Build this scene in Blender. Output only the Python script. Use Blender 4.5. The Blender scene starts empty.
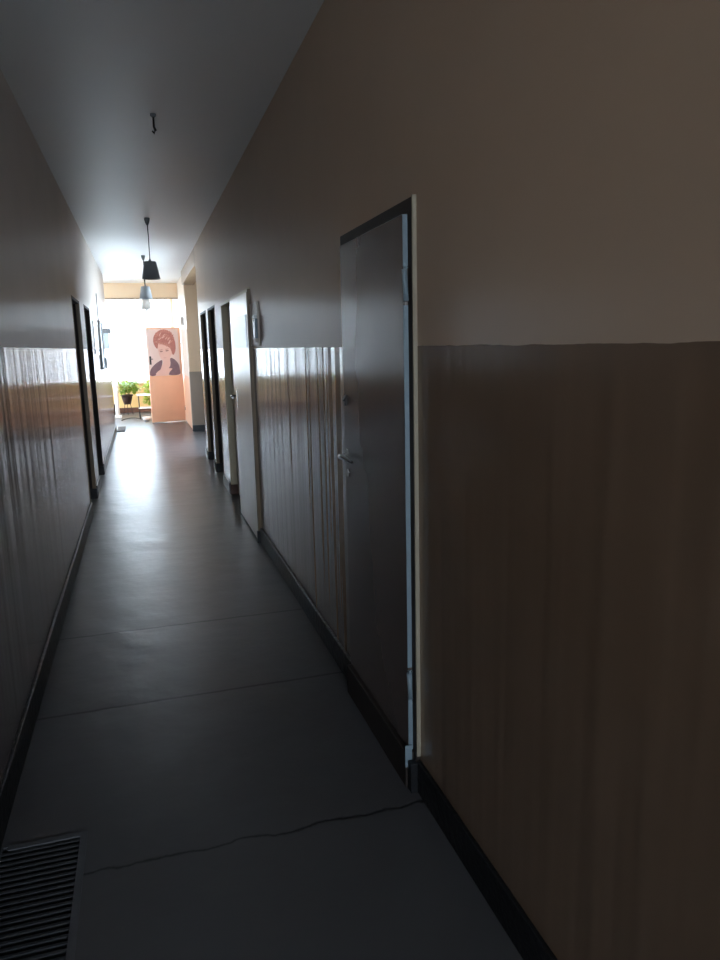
import bpy, bmesh, math, random
from mathutils import Vector, Matrix
random.seed(7)
S = bpy.context.scene
COL = S.collection
PI = math.pi

# ------------------------------------------------------------------ materials
def new_mat(name):
    m = bpy.data.materials.new(name); m.use_nodes = True
    nt = m.node_tree; b = nt.nodes['Principled BSDF']
    return m, nt, b
def node(nt, t, **kw):
    n = nt.nodes.new(t)
    for k, v in kw.items(): setattr(n, k, v)
    return n
def rgba(c): return (c[0], c[1], c[2], 1.0)
def mat(name, col, rough=.5, metal=0., spec=.5, var=.12, vscale=6., bump=0., bscale=40., stretch=(1, 1, 1), coat=0., aniso=0.):
    """plain painted / metal / wood surface with a little procedural colour variation and bump"""
    m, nt, b = new_mat(name)
    tc = node(nt, 'ShaderNodeTexCoord'); mp = node(nt, 'ShaderNodeMapping'); mp.inputs['Scale'].default_value = stretch
    nt.links.new(tc.outputs['Object'], mp.inputs['Vector'])
    nz = node(nt, 'ShaderNodeTexNoise'); nz.inputs['Scale'].default_value = vscale; nz.inputs['Detail'].default_value = 5
    nt.links.new(mp.outputs['Vector'], nz.inputs['Vector'])
    mx = node(nt, 'ShaderNodeMix', data_type='RGBA')
    mx.inputs['A'].default_value = rgba([c * (1 - var) for c in col]); mx.inputs['B'].default_value = rgba([min(1, c * (1 + var)) for c in col])
    nt.links.new(nz.outputs['Fac'], mx.inputs['Factor']); nt.links.new(mx.outputs['Result'], b.inputs['Base Color'])
    b.inputs['Roughness'].default_value = rough; b.inputs['Metallic'].default_value = metal
    b.inputs['Specular IOR Level'].default_value = spec
    if aniso:
        b.inputs['Anisotropic'].default_value = aniso
        geo = node(nt, 'ShaderNodeNewGeometry'); cp = node(nt, 'ShaderNodeVectorMath', operation='CROSS_PRODUCT'); nt.links.new(geo.outputs['True Normal'], cp.inputs[0]); cp.inputs[1].default_value = (0, 0, 1)
        nt.links.new(cp.outputs[0], b.inputs['Tangent'])
    b.inputs['Coat Weight'].default_value = coat; b.inputs['Coat Roughness'].default_value = .2
    if bump:
        n2 = node(nt, 'ShaderNodeTexNoise'); n2.inputs['Scale'].default_value = bscale; n2.inputs['Detail'].default_value = 4
        nt.links.new(mp.outputs['Vector'], n2.inputs['Vector'])
        bp = node(nt, 'ShaderNodeBump'); bp.inputs['Strength'].default_value = 1.0; bp.inputs['Distance'].default_value = bump
        nt.links.new(n2.outputs['Fac'], bp.inputs['Height']); nt.links.new(bp.outputs['Normal'], b.inputs['Normal'])
    return m

def two_tone_wall(name, upper, lower, zline, r_up=.33, r_lo=.3, spec_lo=.55, wave=.0012, aniso=0., streak=8.0):
    """matte paint above an oil-paint dado whose top edge is at zline; brushed, slightly wavy dado"""
    m, nt, b = new_mat(name)
    geo = node(nt, 'ShaderNodeNewGeometry'); sx = node(nt, 'ShaderNodeSeparateXYZ'); nt.links.new(geo.outputs['Position'], sx.inputs[0])
    en = node(nt, 'ShaderNodeTexNoise'); en.inputs['Scale'].default_value = 9; nt.links.new(geo.outputs['Position'], en.inputs['Vector'])
    e1 = node(nt, 'ShaderNodeMath', operation='MULTIPLY_ADD'); e1.inputs[1].default_value = .012; nt.links.new(en.outputs['Fac'], e1.inputs[0]); nt.links.new(sx.outputs['Z'], e1.inputs[2])
    gt = node(nt, 'ShaderNodeMath', operation='GREATER_THAN'); gt.inputs[1].default_value = zline + .006; nt.links.new(e1.outputs[0], gt.inputs[0])
    def varied(col, sc, v):
        nz = node(nt, 'ShaderNodeTexNoise'); nz.inputs['Scale'].default_value = sc; nz.inputs['Detail'].default_value = 6
        nt.links.new(geo.outputs['Position'], nz.inputs['Vector'])
        mx = node(nt, 'ShaderNodeMix', data_type='RGBA'); mx.inputs['A'].default_value = rgba([c * (1 - v) for c in col]); mx.inputs['B'].default_value = rgba([c * (1 + v) for c in col])
        nt.links.new(nz.outputs['Fac'], mx.inputs['Factor']); return mx
    u = varied(upper, 1.7, .10); l = varied(lower, 2.3, .16)
    mx = node(nt, 'ShaderNodeMix', data_type='RGBA'); nt.links.new(gt.outputs[0], mx.inputs['Factor'])
    nt.links.new(l.outputs['Result'], mx.inputs['A']); nt.links.new(u.outputs['Result'], mx.inputs['B']); nt.links.new(mx.outputs['Result'], b.inputs['Base Color'])
    mr = node(nt, 'ShaderNodeMix', data_type='FLOAT'); nt.links.new(gt.outputs[0], mr.inputs['Factor']); mr.inputs['A'].default_value = r_lo; mr.inputs['B'].default_value = r_up
    nt.links.new(mr.outputs['Result'], b.inputs['Roughness'])
    ms = node(nt, 'ShaderNodeMix', data_type='FLOAT'); nt.links.new(gt.outputs[0], ms.inputs['Factor']); ms.inputs['A'].default_value = spec_lo; ms.inputs['B'].default_value = .45
    nt.links.new(ms.outputs['Result'], b.inputs['Specular IOR Level'])
    if aniso:
        b.inputs['Anisotropic'].default_value = aniso
        cp = node(nt, 'ShaderNodeVectorMath', operation='CROSS_PRODUCT'); nt.links.new(geo.outputs['True Normal'], cp.inputs[0]); cp.inputs[1].default_value = (0, 0, 1)
        nt.links.new(cp.outputs[0], b.inputs['Tangent'])
    # brushed vertical unevenness: fast along the wall, slow up it
    mp = node(nt, 'ShaderNodeMapping'); mp.inputs['Scale'].default_value = (streak, streak, .22); nt.links.new(geo.outputs['Position'], mp.inputs['Vector'])
    n2 = node(nt, 'ShaderNodeTexNoise'); n2.inputs['Scale'].default_value = 1.0; n2.inputs['Detail'].default_value = 2; nt.links.new(mp.outputs['Vector'], n2.inputs['Vector'])
    n3 = node(nt, 'ShaderNodeTexNoise'); n3.inputs['Scale'].default_value = 55; n3.inputs['Detail'].default_value = 3; nt.links.new(geo.outputs['Position'], n3.inputs['Vector'])
    ad = node(nt, 'ShaderNodeMath', operation='MULTIPLY_ADD'); ad.inputs[1].default_value = .0015; nt.links.new(n3.outputs['Fac'], ad.inputs[0]); nt.links.new(n2.outputs['Fac'], ad.inputs[2])
    bp = node(nt, 'ShaderNodeBump'); bp.inputs['Strength'].default_value = 1; bp.inputs['Distance'].default_value = wave
    iv = node(nt, 'ShaderNodeMix', data_type='FLOAT'); iv.inputs['A'].default_value = wave; iv.inputs['B'].default_value = .0006
    nt.links.new(gt.outputs[0], iv.inputs['Factor']); nt.links.new(iv.outputs['Result'], bp.inputs['Distance'])
    nt.links.new(ad.outputs[0], bp.inputs['Height']); nt.links.new(bp.outputs['Normal'], b.inputs['Normal'])
    return m

def floor_mat():
    """dark worn linoleum sheets: seams across the corridor, an irregular crack, faint scuffs, dull sheen"""
    m, nt, b = new_mat('dark_linoleum')
    geo = node(nt, 'ShaderNodeNewGeometry'); sx = node(nt, 'ShaderNodeSeparateXYZ'); nt.links.new(geo.outputs['Position'], sx.inputs[0])
    wob = node(nt, 'ShaderNodeTexNoise'); wob.inputs['Scale'].default_value = 7; wob.inputs['Detail'].default_value = 6; nt.links.new(geo.outputs['Position'], wob.inputs['Vector'])
    cur = None
    for yc, wid, amp in ((7.55, .010, .01), (4.17, .015, .02), (3.24, .014, .02), (2.15, .009, .09), (11.0, .012, .01), (5.9, .004, .05)):
        a = node(nt, 'ShaderNodeMath', operation='MULTIPLY_ADD'); a.inputs[1].default_value = amp; nt.links.new(wob.outputs['Fac'], a.inputs[0]); nt.links.new(sx.outputs['Y'], a.inputs[2])
        s = node(nt, 'ShaderNodeMath', operation='SUBTRACT'); s.inputs[1].default_value = yc + amp * .5; nt.links.new(a.outputs[0], s.inputs[0])
        ab = node(nt, 'ShaderNodeMath', operation='ABSOLUTE'); nt.links.new(s.outputs[0], ab.inputs[0])
        lt = node(nt, 'ShaderNodeMapRange'); lt.inputs['From Min'].default_value = 0; lt.inputs['From Max'].default_value = wid; lt.inputs['To Min'].default_value = 1; lt.inputs['To Max'].default_value = 0
        nt.links.new(ab.outputs[0], lt.inputs['Value'])
        if cur is None: cur = lt.outputs[0]
        else:
            mxm = node(nt, 'ShaderNodeMath', operation='MAXIMUM'); nt.links.new(cur, mxm.inputs[0]); nt.links.new(lt.outputs[0], mxm.inputs[1]); cur = mxm.outputs[0]
    n1 = node(nt, 'ShaderNodeTexNoise'); n1.inputs['Scale'].default_value = 1.3; n1.inputs['Detail'].default_value = 3; nt.links.new(geo.outputs['Position'], n1.inputs['Vector'])
    n2 = node(nt, 'ShaderNodeTexNoise'); n2.inputs['Scale'].default_value = 60; n2.inputs['Detail'].default_value = 4; nt.links.new(geo.outputs['Position'], n2.inputs['Vector'])
    mx = node(nt, 'ShaderNodeMix', data_type='RGBA'); mx.inputs['A'].default_value = (.066, .063, .064, 1); mx.inputs['B'].default_value = (.094, .090, .092, 1); nt.links.new(n1.outputs['Fac'], mx.inputs['Factor'])
    m2 = node(nt, 'ShaderNodeMix', data_type='RGBA', blend_type='OVERLAY'); m2.inputs['Factor'].default_value = .5; nt.links.new(mx.outputs['Result'], m2.inputs['A']); nt.links.new(n2.outputs['Color'], m2.inputs['B'])
    m3 = node(nt, 'ShaderNodeMix', data_type='RGBA'); nt.links.new(cur, m3.inputs['Factor']); nt.links.new(mx.outputs['Result'], m3.inputs['A']); m3.inputs['B'].default_value = (.008, .008, .008, 1)
    nt.links.new(m3.outputs['Result'], b.inputs['Base Color'])
    rr = node(nt, 'ShaderNodeMapRange'); rr.inputs['From Min'].default_value = .3; rr.inputs['From Max'].default_value = .7; rr.inputs['To Min'].default_value = FLOOR_R[0]; rr.inputs['To Max'].default_value = FLOOR_R[1]
    nt.links.new(n1.outputs['Fac'], rr.inputs['Value'])
    sh = node(nt, 'ShaderNodeMath', operation='LESS_THAN'); sh.inputs[1].default_value = 7.55; nt.links.new(sx.outputs['Y'], sh.inputs[0])   # nearer sheet is duller
    ra = node(nt, 'ShaderNodeMath', operation='MULTIPLY_ADD'); ra.inputs[1].default_value = .01; nt.links.new(sh.outputs[0], ra.inputs[0]); nt.links.new(rr.outputs[0], ra.inputs[2])
    nt.links.new(ra.outputs[0], b.inputs['Roughness'])
    n4 = node(nt, 'ShaderNodeTexNoise'); n4.inputs['Scale'].default_value = 4; n4.inputs['Detail'].default_value = 3; nt.links.new(geo.outputs['Position'], n4.inputs['Vector'])
    h = node(nt, 'ShaderNodeMath', operation='MULTIPLY_ADD'); h.inputs[1].default_value = -.08; nt.links.new(cur, h.inputs[0]); nt.links.new(n4.outputs['Fac'], h.inputs[2])
    h2 = node(nt, 'ShaderNodeMath', operation='MULTIPLY_ADD'); h2.inputs[1].default_value = .03; nt.links.new(n2.outputs['Fac'], h2.inputs[0]); nt.links.new(h.outputs[0], h2.inputs[2])
    bp = node(nt, 'ShaderNodeBump'); bp.inputs['Strength'].default_value = 1; bp.inputs['Distance'].default_value = .0055
    nt.links.new(h2.outputs[0], bp.inputs['Height']); nt.links.new(bp.outputs['Normal'], b.inputs['Normal'])
    b.inputs['Specular IOR Level'].default_value = .34
    return m

def glass_mat(name, tint=(1, 1, 1), gloss=.08):
    m, nt, b = new_mat(name); nt.nodes.remove(b)
    out = nt.nodes['Material Output']
    t = node(nt, 'ShaderNodeBsdfTransparent'); t.inputs[0].default_value = rgba(tint)
    g = node(nt, 'ShaderNodeBsdfGlossy'); g.inputs['Roughness'].default_value = .03
    mx = node(nt, 'ShaderNodeMixShader'); mx.inputs[0].default_value = gloss
    nt.links.new(t.outputs[0], mx.inputs[1]); nt.links.new(g.outputs[0], mx.inputs[2]); nt.links.new(mx.outputs[0], out.inputs[0])
    return m
def sheer_mat(name, open_=.62):
    m, nt, b = new_mat(name); nt.nodes.remove(b)
    out = nt.nodes['Material Output']
    t = node(nt, 'ShaderNodeBsdfTransparent'); t.inputs[0].default_value = (1, 1, 1, 1)
    d = node(nt, 'ShaderNodeBsdfTranslucent'); d.inputs[0].default_value = (.93, .92, .9, 1)
    d2 = node(nt, 'ShaderNodeBsdfDiffuse'); d2.inputs[0].default_value = (.9, .88, .86, 1)
    m1 = node(nt, 'ShaderNodeMixShader'); m1.inputs[0].default_value = .4
    nt.links.new(d.outputs[0], m1.inputs[1]); nt.links.new(d2.outputs[0], m1.inputs[2])
    mx = node(nt, 'ShaderNodeMixShader'); mx.inputs[0].default_value = 1 - open_
    nt.links.new(t.outputs[0], mx.inputs[1]); nt.links.new(m1.outputs[0], mx.inputs[2]); nt.links.new(mx.outputs[0], out.inputs[0])
    return m
def leaf_mat(name, c1, c2):
    m, nt, b = new_mat(name)
    tc = node(nt, 'ShaderNodeTexCoord'); nz = node(nt, 'ShaderNodeTexNoise'); nz.inputs['Scale'].default_value = 9; nt.links.new(tc.outputs['Object'], nz.inputs['Vector'])
    mx = node(nt, 'ShaderNodeMix', data_type='RGBA'); mx.inputs['A'].default_value = rgba(c1); mx.inputs['B'].default_value = rgba(c2)
    nt.links.new(nz.outputs['Fac'], mx.inputs['Factor']); nt.links.new(mx.outputs['Result'], b.inputs['Base Color']); b.inputs['Roughness'].default_value = .45
    out = nt.nodes['Material Output']; tr = node(nt, 'ShaderNodeBsdfTranslucent'); nt.links.new(mx.outputs['Result'], tr.inputs[0])
    ms = node(nt, 'ShaderNodeMixShader'); ms.inputs[0].default_value = .55
    nt.links.new(b.outputs[0], ms.inputs[1]); nt.links.new(tr.outputs[0], ms.inputs[2]); nt.links.new(ms.outputs[0], out.inputs[0])
    return m

FLOOR_R = (.30, .34); SUN = (.75, -.65, 0); SKY = (28.0, 22.0)   # sky radiance sunward / opposite
UP = (.56, .405, .285); LO = (.215, .138, .088)
M = dict(
    wall=two_tone_wall('corridor_wall_paint', UP, LO, 1.592, r_lo=.18, spec_lo=1.0, wave=.0075, aniso=.86, streak=7.0),
    wall_l=two_tone_wall('corridor_left_paint', (.80, .71, .65), (.13, .11, .105), 1.625, r_lo=.18, spec_lo=1.0, wave=.0075, aniso=.86, streak=7.0),
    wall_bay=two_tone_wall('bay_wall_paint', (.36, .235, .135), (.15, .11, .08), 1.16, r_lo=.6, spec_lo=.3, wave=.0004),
    wall_hall=two_tone_wall('hall_wall_paint', (.82, .64, .45), (.80, .52, .22), .80, r_lo=.5, spec_lo=.4, wave=.0004),
    wall_side=two_tone_wall('side_wall_door_reflection', (.78, .66, .56), (.80, .48, .32), 1.05, r_lo=.3, wave=.0006),  # peach below the line is the open door's reflection put into the colour
    ceiling=mat('ceiling_distemper', (.84, .85, .86), .46, spec=.5, var=.04, vscale=1.2, bump=.004, bscale=2.2, stretch=(.35, 1, 1)),
    floor=floor_mat(),
    base=mat('black_gloss_baseboard', (.012, .012, .013), .42, spec=.3, var=.3, bump=.006, bscale=26),
    base_brown=mat('brown_baseboard', (.12, .05, .03), .4),
    door_dark=mat('brown_door_paint', (.125, .092, .080), .25, var=.10, vscale=2.5, bump=.004, bscale=1.3, stretch=(1, 1, .6), aniso=.75, spec=.8),
    edge_blue=mat('pale_blue_edge', (.20, .255, .29), .45, var=.1, vscale=14),
    frame_dark=mat('dark_brown_frame', (.034, .025, .021), .6, spec=.2, var=.2),
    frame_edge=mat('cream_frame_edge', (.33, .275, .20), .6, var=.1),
    frame_brown=mat('brown_frame', (.22, .15, .085), .45, var=.15),
    cream=mat('cream_door_paint', (.66, .55, .42), .30, spec=.4, var=.06, bump=.001, bscale=4, stretch=(1, 1, .4)),
    cream2=mat('cream_casing_paint', (.70, .60, .42), .5, var=.06),
    panel=mat('frosted_panel', (.60, .66, .70), .34, var=.05),
    metal=mat('worn_steel', (.62, .62, .62), .25, metal=1, var=.15, vscale=30),
    steel_dk=mat('grate_steel', (.035, .035, .038), .55, metal=.3, var=.3, vscale=20),
    steel_fr=mat('grate_frame_steel', (.085, .085, .09), .55, metal=.2, var=.3, vscale=20),
    pit=mat('pit_dark', (.012, .012, .014), .8),
    lampdk=mat('hazed_grey_shade', (.30, .33, .355), .45, var=.08),  # dark grey enamel, lightened to put haze into the colour
    lampin=mat('white_enamel_inside', (.75, .74, .70), .5),
    lampbloom=mat('bloomed_enamel_shade', (.74, .72, .68), .5, var=.05),  # third lamp's shade, the window's bloom put into its colour
    black=mat('black_plastic', (.018, .018, .018), .4),
    bulb=mat('opal_bulb', (.85, .84, .80), .2),
    peach=mat('peach_door_paint', (.88, .50, .33), .42, var=.05, bump=.0003, bscale=9),
    peach_e=mat('peach_edge', (.62, .36, .26), .5),
    paper=mat('poster_paper', (.80, .62, .58), .35, var=.04),
    p_hair=mat('poster_hair', (.46, .17, .14), .35, var=.25, vscale=22),
    p_hair2=mat('poster_hair_light', (.56, .24, .19), .35, var=.2, vscale=28),
    p_skin=mat('poster_skin', (.78, .50, .44), .35, var=.06),
    p_shade=mat('poster_skin_shade', (.70, .42, .37), .35),
    p_jack=mat('poster_jacket', (.20, .12, .15), .35, var=.3, vscale=14),
    p_eye=mat('poster_eye', (.34, .17, .16), .4),
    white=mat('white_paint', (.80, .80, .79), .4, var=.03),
    board=mat('beige_board', (.62, .54, .46), .5, var=.05),
    bluegrey=mat('blue_grey_plastic', (.20, .26, .30), .35, var=.1),
    noteglass=mat('glazed_notice', (.52, .60, .66), .12, var=.15, vscale=9),
    greybox=mat('grey_box_paint', (.17, .18, .19), .5),
    palebox=mat('pale_glass_box', (.55, .62, .66), .15, var=.1),
    mat_=mat('doormat_fibre', (.06, .055, .055), .95, var=.4, vscale=70, bump=.004, bscale=150),
    pot=mat('dark_brown_pot', (.055, .028, .02), .45, var=.2),
    wire=mat('dark_wire', (.05, .04, .035), .5, metal=.5),
    soil=mat('soil', (.05, .032, .02), .95, var=.4, vscale=50),
    leaf=leaf_mat('green_leaf', (.12, .24, .03), (.40, .50, .07)),
    leafy=leaf_mat('yellow_green_leaf', (.28, .42, .03), (.62, .66, .10)),
    leafp=leaf_mat('pale_palm_leaf', (.26, .34, .12), (.55, .60, .34)),
    stem=mat('plant_stem', (.16, .13, .05), .7),
    stone=mat('white_stone', (.78, .74, .70), .5, var=.05),
    glass=glass_mat('window_glass'), sheer=sheer_mat('sheer_curtain_cloth'),
    ground=mat('pale_yard', (.42, .42, .38), .9, var=.2, vscale=1),
)

# ------------------------------------------------------------------ mesh builder
class MB:
    def __init__(s): s.bm = bmesh.new()
    def _mi(s, faces, mi):
        for f in faces: f.material_index = mi
    def box(s, x0, x1, y0, y1, z0, z1, mi=0, bevel=0.):
        r = bmesh.ops.create_cube(s.bm, size=1)
        vs = r['verts']
        for v in vs:
            v.co = Vector(((x0 + x1) / 2 + v.co.x * (x1 - x0), (y0 + y1) / 2 + v.co.y * (y1 - y0), (z0 + z1) / 2 + v.co.z * (z1 - z0)))
        fs = {f for v in vs for f in v.link_faces}; s._mi(fs, mi)
        if bevel:
            es = list({e for v in vs for e in v.link_edges})
            g = bmesh.ops.bevel(s.bm, geom=es, offset=bevel, segments=2, profile=.5, affect='EDGES'); s._mi(g['faces'], mi)
        return s
    def tube(s, pts, rad, n=8, mi=0, caps=True):
        pts = [Vector(p) for p in pts]; rings = []
        up = Vector((.31, .17, .93)).normalized()
        for i, p in enumerate(pts):
            t = (pts[min(i + 1, len(pts) - 1)] - pts[max(i - 1, 0)]).normalized()
            a = t.cross(up)
            if a.length < 1e-3: a = t.cross(Vector((1, 0, 0)))
            a.normalize(); b = t.cross(a).normalized()
            r = rad[i] if isinstance(rad, (list, tuple)) else rad
            rings.append([s.bm.verts.new(p + (a * math.cos(2 * PI * k / n) + b * math.sin(2 * PI * k / n)) * r) for k in range(n)])
        for i in range(len(rings) - 1):
            for k in range(n):
                f = s.bm.faces.new((rings[i][k], rings[i][(k + 1) % n], rings[i + 1][(k + 1) % n], rings[i + 1][k])); f.material_index = mi; f.smooth = True
        if caps:
            for r in (rings[0], rings[-1][::-1]):
                f = s.bm.faces.new(r); f.material_index = mi
        return s
    def lathe(s, prof, c=(0, 0, 0), n=24, mi=0):
        rings = []
        for r, z in prof:
            rings.append([s.bm.verts.new((c[0] + r * math.cos(2 * PI * k / n), c[1] + r * math.sin(2 * PI * k / n), c[2] + z)) for k in range(n)])
        for i in range(len(rings) - 1):
            for k in range(n):
                f = s.bm.faces.new((rings[i][k], rings[i][(k + 1) % n], rings[i + 1][(k + 1) % n], rings[i + 1][k])); f.material_index = mi; f.smooth = True
        return s
    def poly(s, pts, mi=0):
        f = s.bm.faces.new([s.bm.verts.new(p) for p in pts]); f.material_index = mi; return s
    def leaf(s, base, d, length, width, droop, mi=0, seg=5):
        d = Vector(d).normalized(); side = d.cross(Vector((0, 0, 1)))
        if side.length < .05: side = Vector((1, 0, 0))
        side.normalize(); prev = None; p = Vector(base)
        for i in range(seg + 1):
            t = i / seg; w = width * math.sin(PI * min(1, .12 + .88 * t)) ** .8 * .5
            row = [s.bm.verts.new(p - side * w + Vector((0, 0, .15 * w))), s.bm.verts.new(p), s.bm.verts.new(p + side * w + Vector((0, 0, .15 * w)))]
            if prev:
                for k in (0, 1):
                    f = s.bm.faces.new((prev[k], prev[k + 1], row[k + 1], row[k])); f.material_index = mi; f.smooth = True
            prev = row
            d = (d + Vector((0, 0, -droop / seg))).normalized(); p = p + d * (length / seg)
        return s
    def build(s, name, mats, parent=None, recalc=True):
        if recalc: bmesh.ops.recalc_face_normals(s.bm, faces=s.bm.faces[:])
        me = bpy.data.meshes.new(name); s.bm.to_mesh(me); s.bm.free()
        for m in (mats if isinstance(mats, (list, tuple)) else [mats]): me.materials.append(m)
        o = bpy.data.objects.new(name, me); COL.objects.link(o)
        if parent is not None: o.parent = parent
        return o
def tag(o, label=None, cat=None, group=None, kind=None):
    if label: o['label'] = label
    if cat: o['category'] = cat
    if group: o['group'] = group
    if kind: o['kind'] = kind
    return o
def empty(name, loc=(0, 0, 0), rz=0.):
    o = bpy.data.objects.new(name, None); COL.objects.link(o); o.location = loc; o.rotation_euler = (0, 0, rz); o.empty_display_size = .1
    return o
def struct(o, label, cat): return tag(o, label, cat, kind='structure')

# ------------------------------------------------------------------ dimensions (metres)
XL, XR, CE = -.574, .860, 3.036
YB, YE = -6.0, 19.75            # end walls
Y_HALL = 15.25                  # left wall stops, hall opens to the left
BAY = (11.0, 14.5)              # side bay in the right wall
XF = .900                       # right wall beyond the bay
HX = -3.2                       # hall's left wall
YM = -1.5                       # corridor opens into the rear landing here
T = .12

# floor, with a pit for the foot grate
GX0, GX1, GY0, GY1 = -.557, -.290, 1.46, 2.365
b = MB()
X0, X1, Y0, Y1 = HX - .2, 2.7, YB - .2, YE + .2
b.box(X0, X1, Y0, GY0, -.12, 0); b.box(X0, X1, GY1, Y1, -.12, 0)
b.box(X0, GX0, GY0, GY1, -.12, 0); b.box(GX1, X1, GY0, GY1, -.12, 0)
b.box(GX0 - .02, GX1 + .02, GY0 - .02, GY1 + .02, -.125, -.06)
struct(b.build('floor', M['floor']), 'dark grey worn linoleum corridor floor with seams across', 'floor')
struct(MB().box(X0, X1, Y0, Y1, CE, CE + .12).build('ceiling', M['ceiling']), 'plain off-white corridor ceiling with pendant lamps', 'ceiling')

# walls with shallow door niches (solid behind)
def wall_run(name, inner, outer, y0, y1, holes, m, label):
    """wall along Y; inner face at x=inner, niches (ya, yb, ztop) cut .11 deep"""
    sgn = 1 if outer > inner else -1
    mid = inner + sgn * .11
    b = MB()
    b.box(min(mid, outer), max(mid, outer), y0, y1, 0, CE)
    y = y0
    for ya, yb, zt in sorted(holes):
        b.box(min(inner, mid), max(inner, mid), y, ya, 0, CE)
        b.box(min(inner, mid), max(inner, mid), ya, yb, zt, CE)
        y = yb
    b.box(min(inner, mid), max(inner, mid), y, y1, 0, CE)
    return struct(b.build(name, m), label, 'wall')

DR = [  # right-hand doors: y0, y1, ztop of opening
    (2.24, 3.03, 2.03), (5.80, 7.95, 2.06), (8.58, 9.50, 2.09), (9.74, 10.66, 2.09)]
DL = [(7.40, 8.32, 2.12), (9.0, 9.93, 2.13)]
wall_run('wall_right', XR, XR + .2, YM, BAY[0], DR, M['wall'], 'right corridor wall, matte beige above a glossy brown dado')
wall_run('wall_left', XL, XL - .2, YM, Y_HALL, DL, M['wall_l'], 'left corridor wall, grey beige above a glossy dark dado')
# side bay on the right
VY = (11.3, 13.2); VZ = (.4, 2.9)  # unseen bay window, added to brighten the middle of the corridor
b = MB(); b.box(1.75, 1.90, BAY[0] - .2, VY[0], 0, CE); b.box(1.75, 1.90, VY[1], BAY[1] + .2, 0, CE); b.box(1.75, 1.90, VY[0], VY[1], 0, VZ[0]); b.box(1.75, 1.90, VY[0], VY[1], VZ[1], CE)
b.box(XR + .2, 1.75, BAY[0] - .2, BAY[0], 0, CE)
b.box(XR, XR + .2, BAY[0], BAY[1], 2.80, CE)
struct(b.build('wall_bay', M['wall_bay']), 'walls of the side bay opening off the corridor at right', 'wall')
struct(MB().box(XF, 1.75, BAY[1], BAY[1] + .2, 0, CE).build('wall_bay_end', M['wall_bay']), 'tan wall face with grey dado just before the poster door', 'wall')
struct(MB().box(XF, XF + .2, BAY[1] + .2, YE, 0, CE).build('wall_hall_right', M['wall_side']), 'pale hall wall to the right of the poster door', 'wall')
struct(MB().box(XF, XF + .02, BAY[1] + .2, 17.0, 0, .01).build('trim_1', M['base_brown']), 'thin floor trim under the hall wall', 'trim')
# hall to the left, with a window
WY = (16.1, 19.2); WZ = (.85, 2.7)
b = MB(); x0, x1 = HX - .15, HX
b.box(x0, x1, Y_HALL - .2, WY[0], 0, CE); b.box(x0, x1, WY[1], YE + .15, 0, CE); b.box(x0, x1, WY[0], WY[1], 0, WZ[0]); b.box(x0, x1, WY[0], WY[1], WZ[1], CE)
struct(b.build('wall_hall_left', M['wall_hall']), 'hall wall on the left with a wide window', 'wall')
NX = (-2.8, -1.0); NZ = (.9, 2.6)  # unseen window, added to light the peach door
b = MB(); y0, y1 = Y_HALL - .2, Y_HALL
b.box(HX, NX[0], y0, y1, 0, CE); b.box(NX[1], XL - .2, y0, y1, 0, CE); b.box(NX[0], NX[1], y0, y1, 0, NZ[0]); b.box(NX[0], NX[1], y0, y1, NZ[1], CE)
struct(b.build('wall_hall_near', M['wall_hall']), 'hall wall returning behind the left corridor wall', 'wall')
# end wall, wide window over a yellow parapet
EX = (-2.9, .80); EZ = (.78, 2.82)
b = MB(); b.box(HX, EX[0], YE, YE + .2, 0, CE); b.box(EX[1], XF + .2, YE, YE + .2, 0, CE); b.box(EX[0], EX[1], YE, YE + .2, 0, EZ[0]); b.box(EX[0], EX[1], YE, YE + .2, EZ[1], CE)
struct(b.build('wall_end', M['wall_hall']), 'far end wall, yellow below the bright window', 'wall')
# lintel across the mouth of the hall
struct(MB().box(HX, XF, 16.95, 17.15, 2.705, CE).build('wall_lintel', M['wall_hall']), 'beige lintel across the corridor before the end window', 'lintel')
struct(MB().box(HX, XF, 16.925, 16.95, 2.695, 2.72).build('trim_2', M['frame_brown']), 'thin dark strip along the lower edge of the lintel', 'trim')
# rear landing behind the viewer, with a wide window
RX = (-2.9, 2.5)
BX = (-1.4, 2.3); BZ = (.90, 2.80)
b = MB(); b.box(RX[0], BX[0], YB - .2, YB, 0, CE); b.box(BX[1], RX[1], YB - .2, YB, 0, CE); b.box(BX[0], BX[1], YB - .2, YB, 0, BZ[0]); b.box(BX[0], BX[1], YB - .2, YB, BZ[1], CE)
struct(b.build('wall_back', M['wall']), 'wall of the rear landing behind the viewer with a wide window', 'wall')
b = MB(); b.box(RX[0] - .15, RX[0], YB - .2, YM + .15, 0, CE); b.box(RX[0], XL - .2, YM, YM + .15, 0, CE)
struct(b.build('wall_back_left', M['wall']), 'left walls of the rear landing behind the viewer', 'wall')
b = MB(); b.box(RX[1], RX[1] + .15, YB - .2, YM + .15, 0, CE); b.box(XR + .2, RX[1], YM, YM + .15, 0, CE)
struct(b.build('wall_back_right', M['wall']), 'right walls of the rear landing behind the viewer', 'wall')

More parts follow.
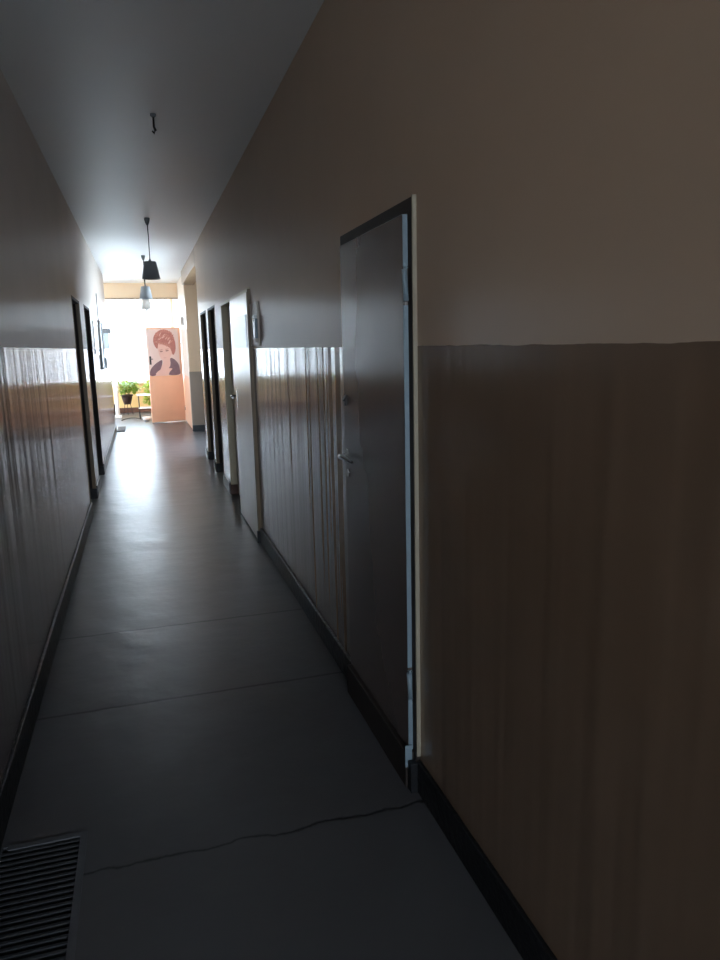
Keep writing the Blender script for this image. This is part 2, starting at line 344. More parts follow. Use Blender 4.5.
def window(name, axis, a0, a1, z0, z1, pos, n, label):
    """frame, mullions and panes; axis 'x' = window plane runs along X at y=pos"""
    r = empty(name, ((a0 + a1) / 2, pos, z0) if axis == 'x' else (pos, (a0 + a1) / 2, z0)); struct(r, label, 'window')
    L = Matrix.Translation(r.location).inverted()
    def bx(mb, u0, u1, w0, w1, dz0=-.03, dz1=.03):
        if axis == 'x': mb.box(u0, u1, pos + dz0, pos + dz1, w0, w1)
        else: mb.box(pos + dz0, pos + dz1, u0, u1, w0, w1)
    fr = MB(); w = .05
    bx(fr, a0, a0 + w, z0, z1); bx(fr, a1 - w, a1, z0, z1); bx(fr, a0 + w, a1 - w, z0, z0 + w); bx(fr, a0 + w, a1 - w, z1 - w, z1)
    st = (a1 - a0) / n
    for k in range(1, n): bx(fr, a0 + k * st - .025, a0 + k * st + .025, z0 + w, z1 - w)
    o = fr.build('window_frame', M['white'], r); o.matrix_parent_inverse = L
    for k in range(n):
        p = MB(); l0 = a0 + (w if k == 0 else k * st + .025); l1 = a1 - w if k == n - 1 else a0 + (k + 1) * st - .025
        if k: l0 = a0 + k * st + .025
        bx(p, l0, l1, z0 + w, z1 - w, -.003, .003)
        o = p.build('pane', M['glass'], r); o.matrix_parent_inverse = L
    return r
window('window_1', 'x', EX[0], EX[1], EZ[0], EZ[1], YE + .1, 4, 'wide bright window at the far end of the corridor')
window('window_2', 'y', WY[0], WY[1], WZ[0], WZ[1], HX - .075, 3, 'side window of the hall, left of the corridor end')
window('window_3', 'x', BX[0], BX[1], BZ[0], BZ[1], YB - .1, 4, 'wide window of the rear landing behind the viewer')
window('fill_window_hall', 'x', NX[0], NX[1], NZ[0], NZ[1], Y_HALL - .1, 2, 'unseen hall window added to light the peach door, beside the left corridor wall')
window('fill_window_bay', 'y', VY[0], VY[1], VZ[0], VZ[1], 1.825, 2, 'unseen window added in the side bay at the right to light the corridor')
struct(MB().box(EX[0] - .05, EX[1] + .05, YE - .10, YE, EZ[0] - .03, EZ[0]).build('trim_3', M['white']), 'white sill under the far end window', 'window sill')

# baseboards
def base_run(name, x, side, spans, h, m, label):
    b = MB()
    for y0, y1 in spans:
        th = .016
        b.box(x - th if side > 0 else x, x if side > 0 else x + th, y0, y1, 0, h, bevel=.004)
    o = b.build(name, m); struct(o, label, 'baseboard'); return o
CW = .05
def gaps(y0, y1, doors, ex):
    out = []; y = y0
    for d in doors:
        out.append((y, d[0] - ex - (.03 if d is DR[0] else 0))); y = d[1] + ex + (.03 if d is DR[0] else 0)
    out.append((y, y1)); return out
base_run('baseboard_right', XR, 1, gaps(YM, BAY[0], DR, .004), .126, M['base'], 'black glossy baseboard along the right corridor wall')
base_run('baseboard_left', XL, -1, gaps(YM, Y_HALL, DL, .004), .138, M['base'], 'black glossy baseboard along the left corridor wall')
struct(MB().box(XF - .01, 1.75, BAY[1] - .02, BAY[1], 0, .12).build('baseboard_bay', M['base']), 'black baseboard under the tan wall face', 'baseboard')
struct(MB().box(HX, XF, YE - .03, YE, 0, .13).build('baseboard_end', M['base_brown']), 'dark brown baseboard under the yellow end wall', 'baseboard')

# ------------------------------------------------------------------ doors
def localise(o, r): o.matrix_parent_inverse = Matrix.Translation(r.location).inverted()
# near door on the right: overlapping leaf proud of a dark frame with a cream edge
def near_door():
    y0, y1, zt = DR[0]
    r = empty('door_1', (XR, y0, 0)); struct(r, 'nearest dark brown door on the right with a chrome lever handle', 'door')
    def P(mb, name, m, **k):
        o = mb.build(name, m, r); localise(o, r); return o
    f = MB()   # dark face of the frame: jambs and head
    f.box(XR - .0145, XR + .06, y0 - .022, y0 + .012, .0, zt + .02); f.box(XR - .0145, XR + .06, y1 - .01, y1 + .03, 0, zt + .02)
    f.box(XR - .0145, XR + .06, y0 + .012, y1 - .01, zt - .022, zt + .02)
    P(f, 'door_frame', M['frame_dark'])
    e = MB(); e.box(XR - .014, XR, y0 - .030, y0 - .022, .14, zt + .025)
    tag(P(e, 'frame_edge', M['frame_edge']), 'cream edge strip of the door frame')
    l = MB()
    l.box(XR - .024, XR + .03, y0 + .016, y1 - .012, .145, zt - .024, bevel=.003)
    lf = P(l, 'door_leaf', M['door_dark'])
    # pale blue hinge-side edge of the leaf
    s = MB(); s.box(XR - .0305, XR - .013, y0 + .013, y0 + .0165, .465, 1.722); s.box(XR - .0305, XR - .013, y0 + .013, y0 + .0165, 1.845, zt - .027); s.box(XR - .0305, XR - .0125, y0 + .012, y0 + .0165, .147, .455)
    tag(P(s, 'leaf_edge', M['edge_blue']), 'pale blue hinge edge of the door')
    # thin lipping that gives the leaf its full thickness
    q = MB(); q.box(XR - .030, XR - .024, y0 + .0165, y1 - .012, .145, zt - .024, bevel=.003)
    P(q, 'leaf_facing', M['door_dark'])
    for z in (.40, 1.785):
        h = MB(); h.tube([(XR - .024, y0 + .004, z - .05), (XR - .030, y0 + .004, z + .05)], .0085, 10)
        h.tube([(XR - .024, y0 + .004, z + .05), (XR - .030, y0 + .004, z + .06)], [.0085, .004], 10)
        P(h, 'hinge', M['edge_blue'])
    t = MB(); t.box(XR - .046, XR + .06, y0 + .006, y1 + .0, 0, .138, bevel=.003)
    P(t, 'threshold', M['frame_dark'])
    pb = MB(); pb.box(XR - .040, XR, y0 - .034, y0 - .0, 0, .115, bevel=.003); P(pb, 'foot_block', M['base'])  # black block puts the shade at the jamb foot into colour
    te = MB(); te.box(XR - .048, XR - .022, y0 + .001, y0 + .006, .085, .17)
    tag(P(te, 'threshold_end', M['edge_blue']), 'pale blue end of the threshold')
    # lever handle on an oval rose plate, with a key escutcheon below
    yh, zh = y1 - .06, 1.13; xf = XR - .030
    pl = MB(); pl.box(xf - .005, xf, yh - .02, yh + .02, zh - .03, zh + .03, bevel=.004); hp = P(pl, 'handle', M['metal'])
    lv = MB(); lv.tube([(xf, yh, zh), (xf - .02, yh, zh), (xf - .034, yh - .004, zh), (xf - .040, yh - .018, zh + .001), (xf - .038, yh - .06, zh + .003), (xf - .034, yh - .11, zh + .001), (xf - .026, yh - .150, zh - .006)], [.010, .010, .012, .012, .0105, .009, .006], 12)
    lo = lv.build('lever', M['metal'], hp)
    ke = MB(); ke.tube([(xf, yh - .005, zh - .075), (xf - .006, yh - .005, zh - .075)], .017, 16)
    ke.box(xf - .007, xf - .0058, yh - .008, yh - .003, zh - .085, zh - .068)
    P(ke, 'key_escutcheon', M['metal'])
    lk = MB(); lk.tube([(xf, yh + .012, 1.375), (xf - .008, yh + .012, 1.380)], [.017, .015], 14); lk.box(xf - .007, xf, yh - .002, yh + .026, 1.345, 1.380, bevel=.004)
    tag(P(lk, 'lock_cover', M['black']), 'small dark lock cover above the handle')
    return r
near_door()

def recessed_door(name, side, y0, y1, zt, m_in, m_out, ml, label):
    """door set back in its niche: lining boards (jambs, head) with an outer edge, leaf, lever handle"""
    x = XR if side > 0 else XL
    r = empty(name, (x, y0, 0)); struct(r, label, 'door')
    def X(d): return x - side * d           # d>0 : out into the corridor
    def bx(mb, d0, d1, a0, a1, z0, z1, **k):
        xa, xb = sorted((X(d0), X(d1))); mb.box(xa, xb, a0, a1, z0, z1, **k)
    def P(mb, n, m):
        o = mb.build(n, m, r); localise(o, r); return o
    w = .03
    for ya, yb in ((y0, y0 + w), (y1 - w, y1)):
        c = MB(); bx(c, -.108, -.034, ya, yb, 0, zt, bevel=.003); P(c, 'jamb', m_in)
        c = MB(); bx(c, -.034, .004, ya, yb, 0, zt, bevel=.004); P(c, 'jamb_edge', m_out)
        c = MB(); bx(c, -.10, .012, ya - .004 if ya == y0 else ya - .01, yb + (.01 if ya == y0 else .004), 0, .115, bevel=.003); P(c, 'foot_block', M['base'])
    c = MB(); bx(c, -.108, .002, y0 + w, y1 - w, zt - w, zt, bevel=.003); P(c, 'head_jamb', m_in)
    l = MB(); bx(l, -.104, -.066, y0 + w + .002, y1 - w - .002, .012, zt - w - .003, bevel=.003); P(l, 'door_leaf', ml)
    hb = y0 + .11
    h = MB(); bx(h, -.066, -.060, hb - .018, hb + .018, 1.03, 1.18, bevel=.002); hp = P(h, 'handle', M['metal'])
    lv = MB(); lv.tube([(X(-.062), hb, 1.13), (X(-.030), hb, 1.13), (X(-.022), hb + .012, 1.13), (X(-.022), hb + .11, 1.127)], [.008, .009, .0085, .006], 10); lv.build('lever', M['metal'], hp)
    return r
def cream_door():
    """two-leaf cream door: near leaf flush with the wall face, narrow second leaf set back beyond it"""
    y0, y1, zt = DR[1]
    r = empty('door_2', (XR, y0, 0)); struct(r, 'cream two leaf door on the right wall past the notice board', 'door')
    def P(mb, n, m):
        o = mb.build(n, m, r); localise(o, r); return o
    P(MB().box(XR - .022, XR + .108, y0, y0 + .02, 0, zt - .01, bevel=.003), 'jamb', M['frame_brown'])
    P(MB().box(XR + .0, XR + .108, y1 - .03, y1, 0, zt, bevel=.003), 'jamb', M['cream2'])
    P(MB().box(XR - .012, XR + .108, y0 + .02, y1 - .03, zt - .03, zt, bevel=.003), 'head_jamb', M['cream2'])
    lf = P(MB().box(XR - .027, XR + .006, y0 + .024, 6.95, .012, zt - .033, bevel=.003), 'door_leaf', M['cream'])
    P(MB().box(XR - .0275, XR - .004, y0 + .0205, y0 + .0235, .012, zt - .033), 'leaf_edge', M['frame_brown'])
    P(MB().box(XR + .07, XR + .105, 6.95, y1 - .032, .012, zt - .033, bevel=.003), 'door_leaf', M['cream'])
    g = MB().box(XR - .031, XR - .027, y0 + .10, 6.85, 1.60, 1.86, bevel=.001)
    tag(P(g, 'door_panel', M['panel']), 'pale blue panel in the upper part of the cream door')
    hb = 6.72
    hp = P(MB().box(XR - .034, XR - .027, hb - .02, hb + .02, 1.06, 1.22, bevel=.002), 'handle', M['metal'])
    MB().tube([(XR - .038, hb, 1.165), (XR - .072, hb, 1.165), (XR - .082, hb - .014, 1.165), (XR - .082, hb - .14, 1.16)], [.010, .011, .0105, .008], 10).build('lever', M['metal'], hp)
    P(MB().box(XR - .008, XR + .09, y1 - .045, y1 + .0, 0, .11, bevel=.003), 'foot_block', M['base_brown'])
    P(MB().box(XR - .038, XR + .02, y0 - .006, y0 + .02, 0, .10, bevel=.003), 'foot_block', M['base'])
    return r
cream_door()
recessed_door('door_3', 1, *DR[2], M['frame_dark'], M['frame_brown'], M['door_dark'], 'brown door on the right wall, next after the cream door')
recessed_door('door_4', 1, *DR[3], M['frame_dark'], M['frame_brown'], M['door_dark'], 'farthest brown door on the right wall before the bay')
recessed_door('door_5', -1, *DL[0], M['frame_dark'], M['frame_brown'], M['door_dark'], 'nearer brown door on the left wall')
recessed_door('door_6', -1, *DL[1], M['frame_dark'], M['frame_dark'], M['door_dark'], 'farther brown door on the left wall')

# peach door standing open at the end of the corridor, poster on it
P0 = Vector((.156, 16.48, 0)); P1 = Vector((.888, 16.66, 0)); PW = (P1 - P0).length; pang = math.atan2(P1.y - P0.y, P1.x - P0.x)
r = empty('door_7', P0, pang); struct(r, 'peach door standing open at the corridor end, carrying the portrait poster', 'door')
MB().box(0, PW, 0, .04, .02, 2.075, bevel=.003).build('door_leaf', M['peach'], r)
h = MB().box(.035, .075, -.006, 0, 1.28, 1.46, bevel=.003).build('handle', M['black'], r)
MB().tube([(.055, -.004, 1.40), (.055, -.04, 1.40), (.062, -.046, 1.40), (.10, -.046, 1.398)], [.009, .009, .009, .008], 10).build('lever', M['black'], h)
for z in (.3, 1.75): MB().tube([(PW - .004, -.006, z - .05), (PW - .004, -.006, z + .05)], .008, 8).build('hinge', M['metal'], r)

# poster: portrait of a person with short swept red hair in a dark jacket
pr = empty('poster', P0 + Vector((math.cos(pang) * .006, math.sin(pang) * .006, 0)), pang)
U0, V0, UW, VH = .0, 1.035, .690, 1.005
def pp(pts, d): return [(U0 + (x - 60) / 275 * UW, -.0045 - d, V0 + (490 - y) / 395 * VH) for x, y in pts]
b = MB(); b.box(U0, U0 + UW, -.0045, -.0005, V0, V0 + VH, 0)
def smooth(pts, it=2):
    for _ in range(it):
        o = []
        for i in range(len(pts)):
            a, c = pts[i], pts[(i + 1) % len(pts)]
            o += [(a[0] * .75 + c[0] * .25, a[1] * .75 + c[1] * .25), (a[0] * .25 + c[0] * .75, a[1] * .25 + c[1] * .75)]
        pts = o
    return pts
def shape(pts, d, mi, it=2): b.poly(pp(smooth(pts, it), d * .0006), mi)
shape([(190, 350), (258, 330), (270, 385), (300, 440), (235, 486), (120, 486), (165, 415), (190, 385)], 1, 3)      # neck, chest
shape([(62, 490), (70, 440), (104, 400), (150, 368), (186, 352), (178, 400), (156, 446), (118, 490)], 2, 5)        # jacket left
shape([(248, 338), (284, 346), (326, 392), (334, 450), (335, 490), (216, 490), (226, 440), (256, 400)], 2, 5)      # jacket right
shape([(104, 488), (140, 446), (190, 432), (240, 428), (272, 432), (252, 448), (236, 466), (230, 488)], 3, 3)      # forearm
shape([(148, 235), (165, 218), (205, 205), (245, 215), (270, 250), (268, 300), (252, 338), (226, 368), (202, 374), (178, 356), (160, 318), (152, 275)], 4, 3)   # face
shape([(252, 268), (276, 262), (282, 292), (266, 318), (252, 320)], 3, 4)                                            # ear side shade
shape([(114, 212), (118, 160), (146, 124), (190, 100), (244, 102), (290, 146), (310, 220), (304, 292), (276, 326), (264, 262), (236, 242), (204, 226), (172, 204), (156, 222), (148, 268), (130, 248)], 5, 1)
rs = random.Random(3)
for k in range(46):
    a = PI * (.06 + .98 * k / 45); cx_, cy_ = 212 + 84 * math.cos(a), 192 - 80 * math.sin(a)
    L_ = rs.uniform(14, 34); a2 = a + rs.uniform(.1, .7); w_ = rs.uniform(4, 8)
    shape([(cx_ - w_ * math.sin(a) - 12 * math.cos(a), cy_ - w_ * math.cos(a) + 12 * math.sin(a)), (cx_ + L_ * math.cos(a2) * .8, cy_ - L_ * math.sin(a2) * .8), (cx_ + w_ * math.sin(a) - 12 * math.cos(a), cy_ + w_ * math.cos(a) + 12 * math.sin(a))], 5.1 + .01 * k, 1 if k % 3 else 2, 1)
for k in range(16):
    x_ = 150 + 7.5 * k; t_y = 200 + .32 * (x_ - 160)
    shape([(x_ - 7, t_y), (x_ + rs.uniform(2, 14), t_y + rs.uniform(22, 42)), (x_ + 9, t_y - 4)], 5.7 + .01 * k, 1 if k % 2 else 2, 1)
for k in range(34):
    x_ = rs.uniform(136, 262); y_ = rs.uniform(150, 236) - max(0, 20 - abs(x_ - 205) * .2); dx = rs.uniform(18, 40); dy = rs.uniform(18, 46); w_ = rs.uniform(3, 6)
    shape([(x_, y_), (x_ + dx * .6, y_ - dy * .75), (x_ + dx, y_ - dy * .8), (x_ + dx * .7, y_ - dy * .5), (x_ + w_, y_ + w_)], 6 + .01 * k, (2, 1, 7)[k % 3] if k % 6 else 2, 1)
shape([(164, 282), (190, 278), (192, 288), (168, 292)], 7, 6, 1)
shape([(214, 276), (242, 272), (244, 282), (218, 287)], 7, 6, 1)
shape([(160, 272), (192, 266), (192, 270), (162, 277)], 6, 2, 1)
shape([(212, 266), (246, 260), (248, 265), (214, 271)], 6, 2, 1)
shape([(196, 290), (202, 290), (208, 318), (194, 320)], 6, 4, 1)
shape([(188, 338), (206, 333), (226, 336), (208, 346)], 6, 7, 1)
o = b.build('portrait_sheet', [M['paper'], M['p_hair'], M['p_hair2'], M['p_skin'], M['p_skin'], M['p_jack'], M['p_eye'], M['p_shade']], pr)
for f in o.data.polygons:
    if f.material_index == 4: f.material_index = 3
tag(pr, 'portrait poster of a person with swept red hair and dark jacket on the peach door', 'poster')

# ------------------------------------------------------------------ pendant lamps and the bare hook
def pendant(x, y, dark, label):
    r = empty('pendant_lamp', (x, y, CE)); tag(r, label, 'lamp', 'pendant lamps along the corridor ceiling')
    m = M['lampdk'] if dark else M['lampbloom']
    MB().lathe([(.0, 0), (.030, 0), (.030, -.02), (.022, -.05), (.010, -.075), (.0, -.08)]).build('ceiling_rose', M['greybox'], r)
    zt = 2.567 - CE; zb = 2.382 - CE
    MB().tube([(0, 0, -.07), (.003, 0, -.2), (0, 0, zt + .03)], .005, 8).build('cord', M['black'], r)
    s = MB().lathe([(.012, zt + .03), (.014, zt + .008), (.06, zt + .004), (.066, zt), (.101, zb), (.098, zb + .001), (.063, zt - .004), (.02, zt - .006)]).build('shade', [m], r)
    bl = MB().lathe([(.0, zb - .045), (.02, zb - .04), (.034, zb - .015), (.034, zb + .01), (.02, zb + .05), (.014, zb + .09), (.014, zt - .01)] if not dark else
                    [(.0, zb + .015), (.02, zb + .02), (.03, zb + .045), (.028, zb + .07), (.014, zb + .11), (.014, zt - .01)]).build('bulb', M['bulb'], r)
    return r
pendant(.187, 8.70, True, 'nearest dark grey pendant lamp, largest of the row')
pendant(.160, 12.05, True, 'second dark grey pendant lamp in front of the beige lintel')
pendant(.190, 15.05, False, 'pale pendant lamp with bulb showing, seen against the bright window')
r = empty('ceiling_hook', (.19, 4.96, CE)); tag(r, 'bare dark ceiling hook without a lamp, nearest on the ceiling', 'hook')
MB().lathe([(0, 0), (.018, 0), (.018, -.012), (.01, -.02), (0, -.022)]).build('plate', M['greybox'], r)
MB().tube([(0, 0, -.02), (0, 0, -.075), (.008, 0, -.095), (0, 0, -.112), (-.012, 0, -.10)], [.006, .007, .008, .009, .005], 8).build('hook', M['black'], r)

# ------------------------------------------------------------------ things on the walls
# right: beige board past the near door with a dispenser on it
r = empty('notice_board', (XR, 5.60, 1.62)); tag(r, 'beige notice board on the right wall before the cream door', 'notice board')
MB().box(-.008, 0, -.175, .175, .0, .30, bevel=.003).build('board', M['board'], r)
b = MB()
for y0, y1, z0, z1 in ((-.183, .183, .30, .310), (-.183, .183, -.010, 0), (-.183, -.175, 0, .30), (.175, .183, 0, .30)): b.box(-.010, 0, y0, y1, z0, z1)
b.build('frame', M['board'], r)
r = empty('wall_dispenser', (XR - .008, 5.49, 1.645)); tag(r, 'small blue grey box with a white lid on the beige board', 'dispenser')
MB().box(-.022, 0, -.05, .05, .02, .165, bevel=.006).build('body', M['bluegrey'], r)
MB().box(-.026, 0, -.053, .053, .165, .190, bevel=.005).build('lid', M['white'], r)
MB().box(-.018, 0, -.035, .035, .0, .02, bevel=.003).build('tray', M['board'], r)
# left: glazed boards and a wall cabinet near the hall
def glazed(name, y0, y1, z0, z1, d, label, mfr):
    r = empty(name, (XL, (y0 + y1) / 2, z0)); tag(r, label, 'notice board', 'glazed boards on the left wall')
    hy = (y1 - y0) / 2; H = z1 - z0; w = .03
    b = MB(); b.box(0, d, -hy, -hy + w, 0, H); b.box(0, d, hy - w, hy, 0, H); b.box(0, d, -hy + w, hy - w, 0, w); b.box(0, d, -hy + w, hy - w, H - w, H)
    b.build('frame', mfr, r); MB().box(0, d * .6, -hy + w, hy - w, w, H - w).build('glazed_front', M['noteglass'], r); return r
glazed('notice_board', 10.45, 11.25, 1.55, 2.0, .016, 'pale glazed notice board just past the second left door', M['palebox'])
glazed('notice_board', 11.65, 12.35, 1.32, 2.05, .035, 'tall glazed board with a dark frame on the left wall', M['greybox'])
r = empty('wall_cabinet', (XL, 13.6, 1.64)); tag(r, 'grey topped wall cabinet with pale sides near the left wall end', 'cabinet')
MB().box(0, .085, -.25, .25, 0, .26, bevel=.004).build('body', M['palebox'], r)
MB().box(0, .115, -.28, .28, .26, .335, bevel=.006).build('top', M['greybox'], r)
MB().box(.085, .095, .20, .25, 0, .26).build('door_stile', M['greybox'], r)
r = empty('switch_box', (XL, 12.75, 1.31)); tag(r, 'small dark grey box low on the left wall beneath the cabinet', 'box')
MB().box(0, .045, -.09, .09, 0, .175, bevel=.006).build('body', M['greybox'], r)
MB().box(.045, .052, -.03, .03, .06, .115, bevel=.002).build('rocker', M['black'], r)
tag(MB().tube([(XL + .006, 11.95, 2.055), (XL + .006, 11.95, 2.35), (XL + .006, 11.96, 2.46)], .006, 6).build('cable', M['greybox']), 'thin grey cable running up the left wall above the tall board', 'cable')
r = empty('glint_box', (XF, 15.45, 2.07)); tag(r, 'small white box standing in for a glint on the right wall above the poster door', 'box')  # white box and stem stand in for a glint on the wall
MB().box(-.065, 0, -.08, .08, 0, .17, bevel=.005).build('cover', M['white'], r); MB().tube([(-.025, 0, .17), (-.025, 0, .32), (-.006, 0, .34)], .007, 6).build('glint_stem', M['white'], r)

# ------------------------------------------------------------------ foot grate in the floor
r = empty('floor_grate', ((GX0 + GX1) / 2, (GY0 + GY1) / 2, 0)); tag(r, 'dark steel foot scraper grate set in the floor by the left wall', 'grate')
hx, hy = (GX1 - GX0) / 2, (GY1 - GY0) / 2
b = MB(); t_ = .022
b.box(-hx, -hx + .006, -hy, hy, -.03, .003); b.box(hx - t_, hx, -hy, hy, -.03, .004); b.box(-hx + t_, hx - t_, hy - t_, hy, -.03, .004); b.box(-hx + t_, hx - t_, -hy, -hy + t_, -.03, .004)
b.build('frame', M['steel_fr'], r)
n = 33; st = (2 * hy - 2 * t_) / n; sl = None
for k in range(n):
    y = -hy + t_ + (k + .5) * st
    if sl is None:
        sl = MB().box(-hx + .006, hx - t_, -.0045, .0045, -.026, .001).build('slat', M['steel_dk'], r); o = sl
    else:
        o = sl.copy(); COL.objects.link(o); o.parent = r
    o.location = (0, y, 0)
MB().box(-hx, hx, -hy, hy, -.040, -.028).build('drip_tray', M['steel_dk'], r)

# ------------------------------------------------------------------ end of the corridor
tag(MB().box(-.555, -.40, 15.1, 16.05, .0, .014, bevel=.004).build('doormat', M['mat_']), 'dark doormat on the floor at the end of the left wall', 'mat')
tag(MB().tube([(-.52, 17.5, .008), (-.44, 17.9, .008), (-.32, 18.05, .008), (-.2, 18.0, .008), (-.12, 17.8, .008)], .008, 6).build('loose_cable', M['black']), 'thin dark cord lying on the floor before the plants', 'cord')
# white post stand with a rounded cap
r = empty('post_stand', (-.615, 18.30, 0)); tag(r, 'white post with rounded cap beside the left wall end', 'post')
MB().box(-.085, .085, -.085, .085, 0, .06, bevel=.006).build('base', M['stone'], r)
MB().lathe([(.05, .06), (.052, .12), (.048, .2), (.046, .55), (.052, .66), (.062, .69), (.045, .71)]).build('shaft', M['stone'], r)
MB().lathe([(.045, .705), (.062, .74), (.066, .79), (.055, .845), (.03, .875), (0, .885)]).build('cap', M['stone'], r)
# small two-tier table
r = empty('side_table', (.10, 17.85, 0)); tag(r, 'small white two tier table partly hidden by the peach door', 'table')
MB().box(-.24, .25, -.2, .2, .545, .568, bevel=.004).build('tabletop', M['white'], r)
MB().box(-.22, .23, -.18, .18, .245, .262, bevel=.003).build('shelf', M['white'], r)
for sx in (-.205, .215):
    for sy in (-.165, .165): MB().tube([(sx, sy, 0), (sx, sy, .545)], .011, 8).build('leg', M['wire'], r)
# white bowl on the floor
r = MB().lathe([(0, .0), (.05, .002), (.085, .04), (.095, .095), (.089, .095), (.078, .045), (.045, .012), (0, .01)]).build('bowl', M['stone']); r.location = (.04, 17.15, 0)
tag(r, 'white bowl on the floor in front of the small table', 'bowl')

def foliage(mb, n, c, rad, zr, L, W, droop, up):
    for i in range(n):
        a = random.uniform(0, 2 * PI); q = math.sqrt(random.random()) * rad
        base = (c[0] + q * math.cos(a), c[1] + q * math.sin(a), c[2] + random.uniform(*zr))
        a2 = a + random.uniform(-.8, .8)
        mb.leaf(base, (math.cos(a2), math.sin(a2), random.uniform(*up)), L * random.uniform(.7, 1.2), W * random.uniform(.7, 1.2), droop)
# bowl planter on a wire stand
r = empty('potted_plant', (-.39, 19.10, 0)); tag(r, 'green plant in a dark bowl on a thin wire stand under the window', 'plant')
st_ = MB()
for k in range(3):
    a = 2 * PI * k / 3 + .5; st_.tube([(.13 * math.cos(a), .13 * math.sin(a), 0), (.075 * math.cos(a), .075 * math.sin(a), .27)], .007, 6)
st_.lathe([(.085, .262), (.085, .274), (.07, .274), (.07, .262), (.085, .262)], n=18); st_.build('stand', M['wire'], r)
p = MB().lathe([(0, .27), (.085, .272), (.105, .34), (.13, .43), (.135, .47), (.155, .475), (.155, .505), (.135, .505), (.12, .47), (0, .465)]).build('pot', M['pot'], r)
MB().lathe([(0, .48), (.121, .472)], n=18).build('soil', M['soil'], p)
b = MB()
for k in range(14):
    a = random.uniform(0, 2 * PI); b.tube([(.04 * math.cos(a), .04 * math.sin(a), .47), (.1 * math.cos(a), .1 * math.sin(a), .62), (.17 * math.cos(a), .17 * math.sin(a), .74)], [.006, .005, .003], 5)
b.build('stems', M['stem'], r)
b = MB(); foliage(b, 230, (0.04, 0, 0), .24, (.56, .86), .15, .07, .8, (-.2, .7)); b.build('foliage', M['leaf'], r)
# yellow-green plant behind the table
r = empty('potted_plant', (.33, 18.50, 0)); tag(r, 'yellow green leafy plant in a floor pot behind the small table', 'plant')
p = MB().lathe([(0, 0), (.10, 0), (.13, .2), (.145, .24), (.13, .24), (.12, .2), (0, .2)]).build('pot', M['pot'], r)
b = MB()
for k in range(10):
    a = random.uniform(0, 2 * PI); b.tube([(.03 * math.cos(a), .03 * math.sin(a), .19), (.06 * math.cos(a), .06 * math.sin(a), .5), (.13 * math.cos(a), .13 * math.sin(a), .78)], [.008, .006, .004], 5)
b.build('stems', M['stem'], r)
b = MB(); foliage(b, 420, (-.05, 0, 0), .21, (.26, .88), .14, .085, .7, (-.2, .8)); b.build('foliage', M['leafy'], r)
# pale palm by the left side
r = empty('potted_palm', (-.79, 18.76, 0)); tag(r, 'tall pale palm plant behind the white post', 'plant')
MB().lathe([(0, 0), (.12, 0), (.155, .28), (.17, .3), (.15, .3), (.14, .26), (0, .26)]).build('pot', M['pot'], r)
b = MB(); b.tube([(0, 0, .25), (.02, 0, .5), (.03, .01, .82)], [.022, .018, .012], 7); b.build('trunk', M['stem'], r)
b = MB()
for k in range(16):
    a = 2 * PI * k / 16 + random.uniform(-.15, .15)
    b.leaf((.03, .01, .80), (math.cos(a), math.sin(a), random.uniform(1.0, 2.4)), random.uniform(.30, .42), .06, random.uniform(.9, 1.5), seg=7)
b.build('fronds', M['leafp'], r)
# sheer curtains over the end window, on a rod
tag(MB().tube([(EX[0] - .1, YE - .16, 2.87), (EX[1] + .08, YE - .16, 2.87)], .011, 8).build('curtain_rod', M['white']), 'thin curtain rod above the far end window', 'curtain rod')
def curtain(xa, xb, label):
    b = MB(); n = int((xb - xa) / .012); rows = []
    for z in (.86, 1.5, 2.2, 2.86):
        rows.append([b.bm.verts.new((xa + (xb - xa) * i / n, YE - .16 + .025 * math.sin(i * .55 + .4 * math.sin(i * .13)) , z)) for i in range(n + 1)])
    for j in range(3):
        for i in range(n):
            f = b.bm.faces.new((rows[j][i], rows[j][i + 1], rows[j + 1][i + 1], rows[j + 1][i])); f.smooth = True
    return tag(b.build('sheer_curtain', M['sheer'], recalc=False), label, 'curtain', 'sheer curtains of the end window')
curtain(EX[0] - .05, -1.0, 'white sheer curtain at the left of the far window, beyond the wall')
curtain(-.98, EX[1] + .04, 'white sheer curtain over the far window in line with the corridor')

# ------------------------------------------------------------------ outdoors and light
w = bpy.data.worlds.new('daylight'); S.world = w; w.use_nodes = True
nt = w.node_tree; bg = nt.nodes['Background']
tc = node(nt, 'ShaderNodeTexCoord'); sx = node(nt, 'ShaderNodeSeparateXYZ'); nt.links.new(tc.outputs['Generated'], sx.inputs[0])
cr = node(nt, 'ShaderNodeValToRGB'); nt.links.new(sx.outputs['Z'], cr.inputs[0])
cr.color_ramp.elements[0].position = 0.0; cr.color_ramp.elements[0].color = (.74, .87, 1, 1)
cr.color_ramp.elements[1].position = .7; cr.color_ramp.elements[1].color = (.60, .78, 1.0, 1)
nt.links.new(cr.outputs[0], bg.inputs['Color'])
# the sky is brighter towards the sun's side (behind the viewer and to the right) than over the far window
dt = node(nt, 'ShaderNodeVectorMath', operation='DOT_PRODUCT'); nt.links.new(tc.outputs['Generated'], dt.inputs[0]); dt.inputs[1].default_value = Vector(SUN).normalized()
mr = node(nt, 'ShaderNodeMapRange'); mr.inputs['From Min'].default_value = -.85; mr.inputs['From Max'].default_value = .85
mr.inputs['To Min'].default_value = SKY[1]; mr.inputs['To Max'].default_value = SKY[0]
nt.links.new(dt.outputs['Value'], mr.inputs['Value']); nt.links.new(mr.outputs[0], bg.inputs['Strength'])
o = MB().box(-40, 40, -40, 60, -.9, -.7).build('yard_ground', M['ground']); struct(o, 'pale ground of the yard outside the windows', 'ground')

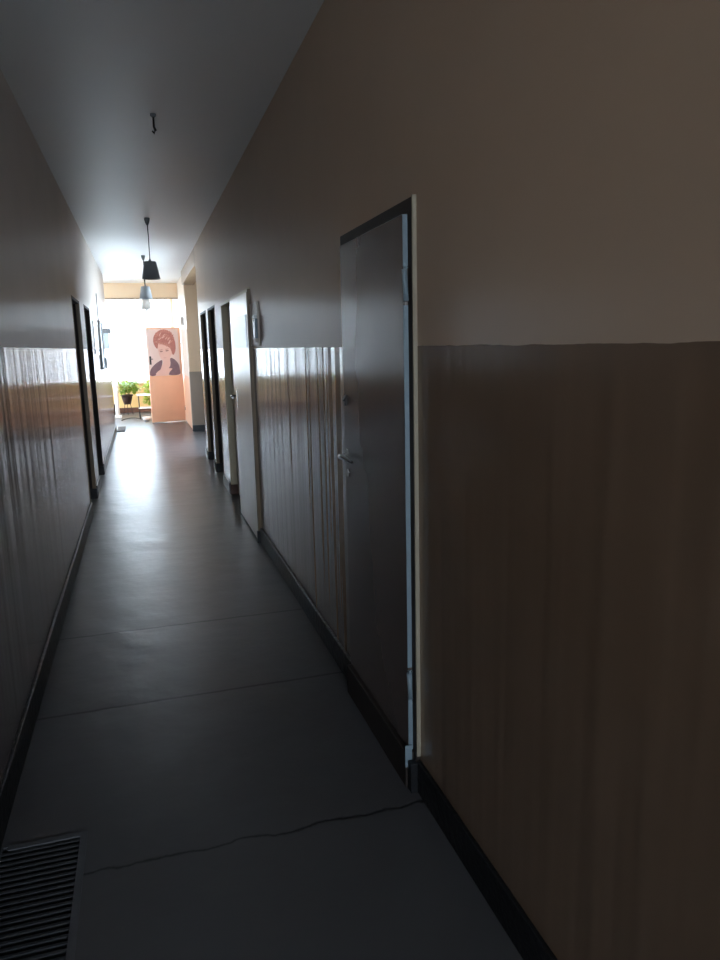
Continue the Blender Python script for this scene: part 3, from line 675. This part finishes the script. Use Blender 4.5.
def portal(loc, rot, sx_, sy_):
    l = bpy.data.lights.new('window_daylight', 'AREA'); l.shape = 'RECTANGLE'; l.size = sx_; l.size_y = sy_; l.cycles.is_portal = True
    o = bpy.data.objects.new('window_daylight', l); COL.objects.link(o); o.location = loc; o.rotation_euler = rot
portal(((EX[0] + EX[1]) / 2, YE + .19, (EZ[0] + EZ[1]) / 2), (-PI / 2, 0, 0), EX[1] - EX[0], EZ[1] - EZ[0])
portal((HX - .14, (WY[0] + WY[1]) / 2, (WZ[0] + WZ[1]) / 2), (0, -PI / 2, 0), WZ[1] - WZ[0], WY[1] - WY[0])
portal(((NX[0] + NX[1]) / 2, Y_HALL - .19, (NZ[0] + NZ[1]) / 2), (PI / 2, 0, 0), NX[1] - NX[0], NZ[1] - NZ[0])
portal((1.89, (VY[0] + VY[1]) / 2, (VZ[0] + VZ[1]) / 2), (0, PI / 2, 0), VZ[1] - VZ[0], VY[1] - VY[0])
portal(((BX[0] + BX[1]) / 2, YB - .19, (BZ[0] + BZ[1]) / 2), (PI / 2, 0, 0), BX[1] - BX[0], BZ[1] - BZ[0])

# ------------------------------------------------------------------ camera
R = Vector((0.95717881, -0.07521775, 0.27955503)); D = Vector((0.02331309, 0.9825477, 0.18454408)); F = Vector((-0.28855714, -0.17012439, 0.9422274))
right = Vector((R.x, F.x, -D.x)); up = -Vector((R.y, F.y, -D.y)); back = -Vector((R.z, F.z, -D.z))
cam = bpy.data.cameras.new('camera'); co = bpy.data.objects.new('camera', cam); COL.objects.link(co)
m4 = Matrix((right, up, back)).transposed().to_4x4(); m4.translation = Vector((0, 0, 1.6)); co.matrix_world = m4
cam.sensor_width = 36; cam.lens = 27.0; cam.clip_start = .02; cam.clip_end = 200
S.camera = co

S.view_settings.view_transform = 'Standard'; S.view_settings.look = 'None'; S.view_settings.gamma = 1; S.view_settings.use_curve_mapping = False
S.view_settings.exposure = 0.0
S.cycles.use_denoising = True
S.cycles.max_bounces = 14; S.cycles.diffuse_bounces = 8; S.cycles.glossy_bounces = 8; S.cycles.transparent_max_bounces = 16
S.cycles.sample_clamp_indirect = 20; S.cycles.caustics_reflective = True
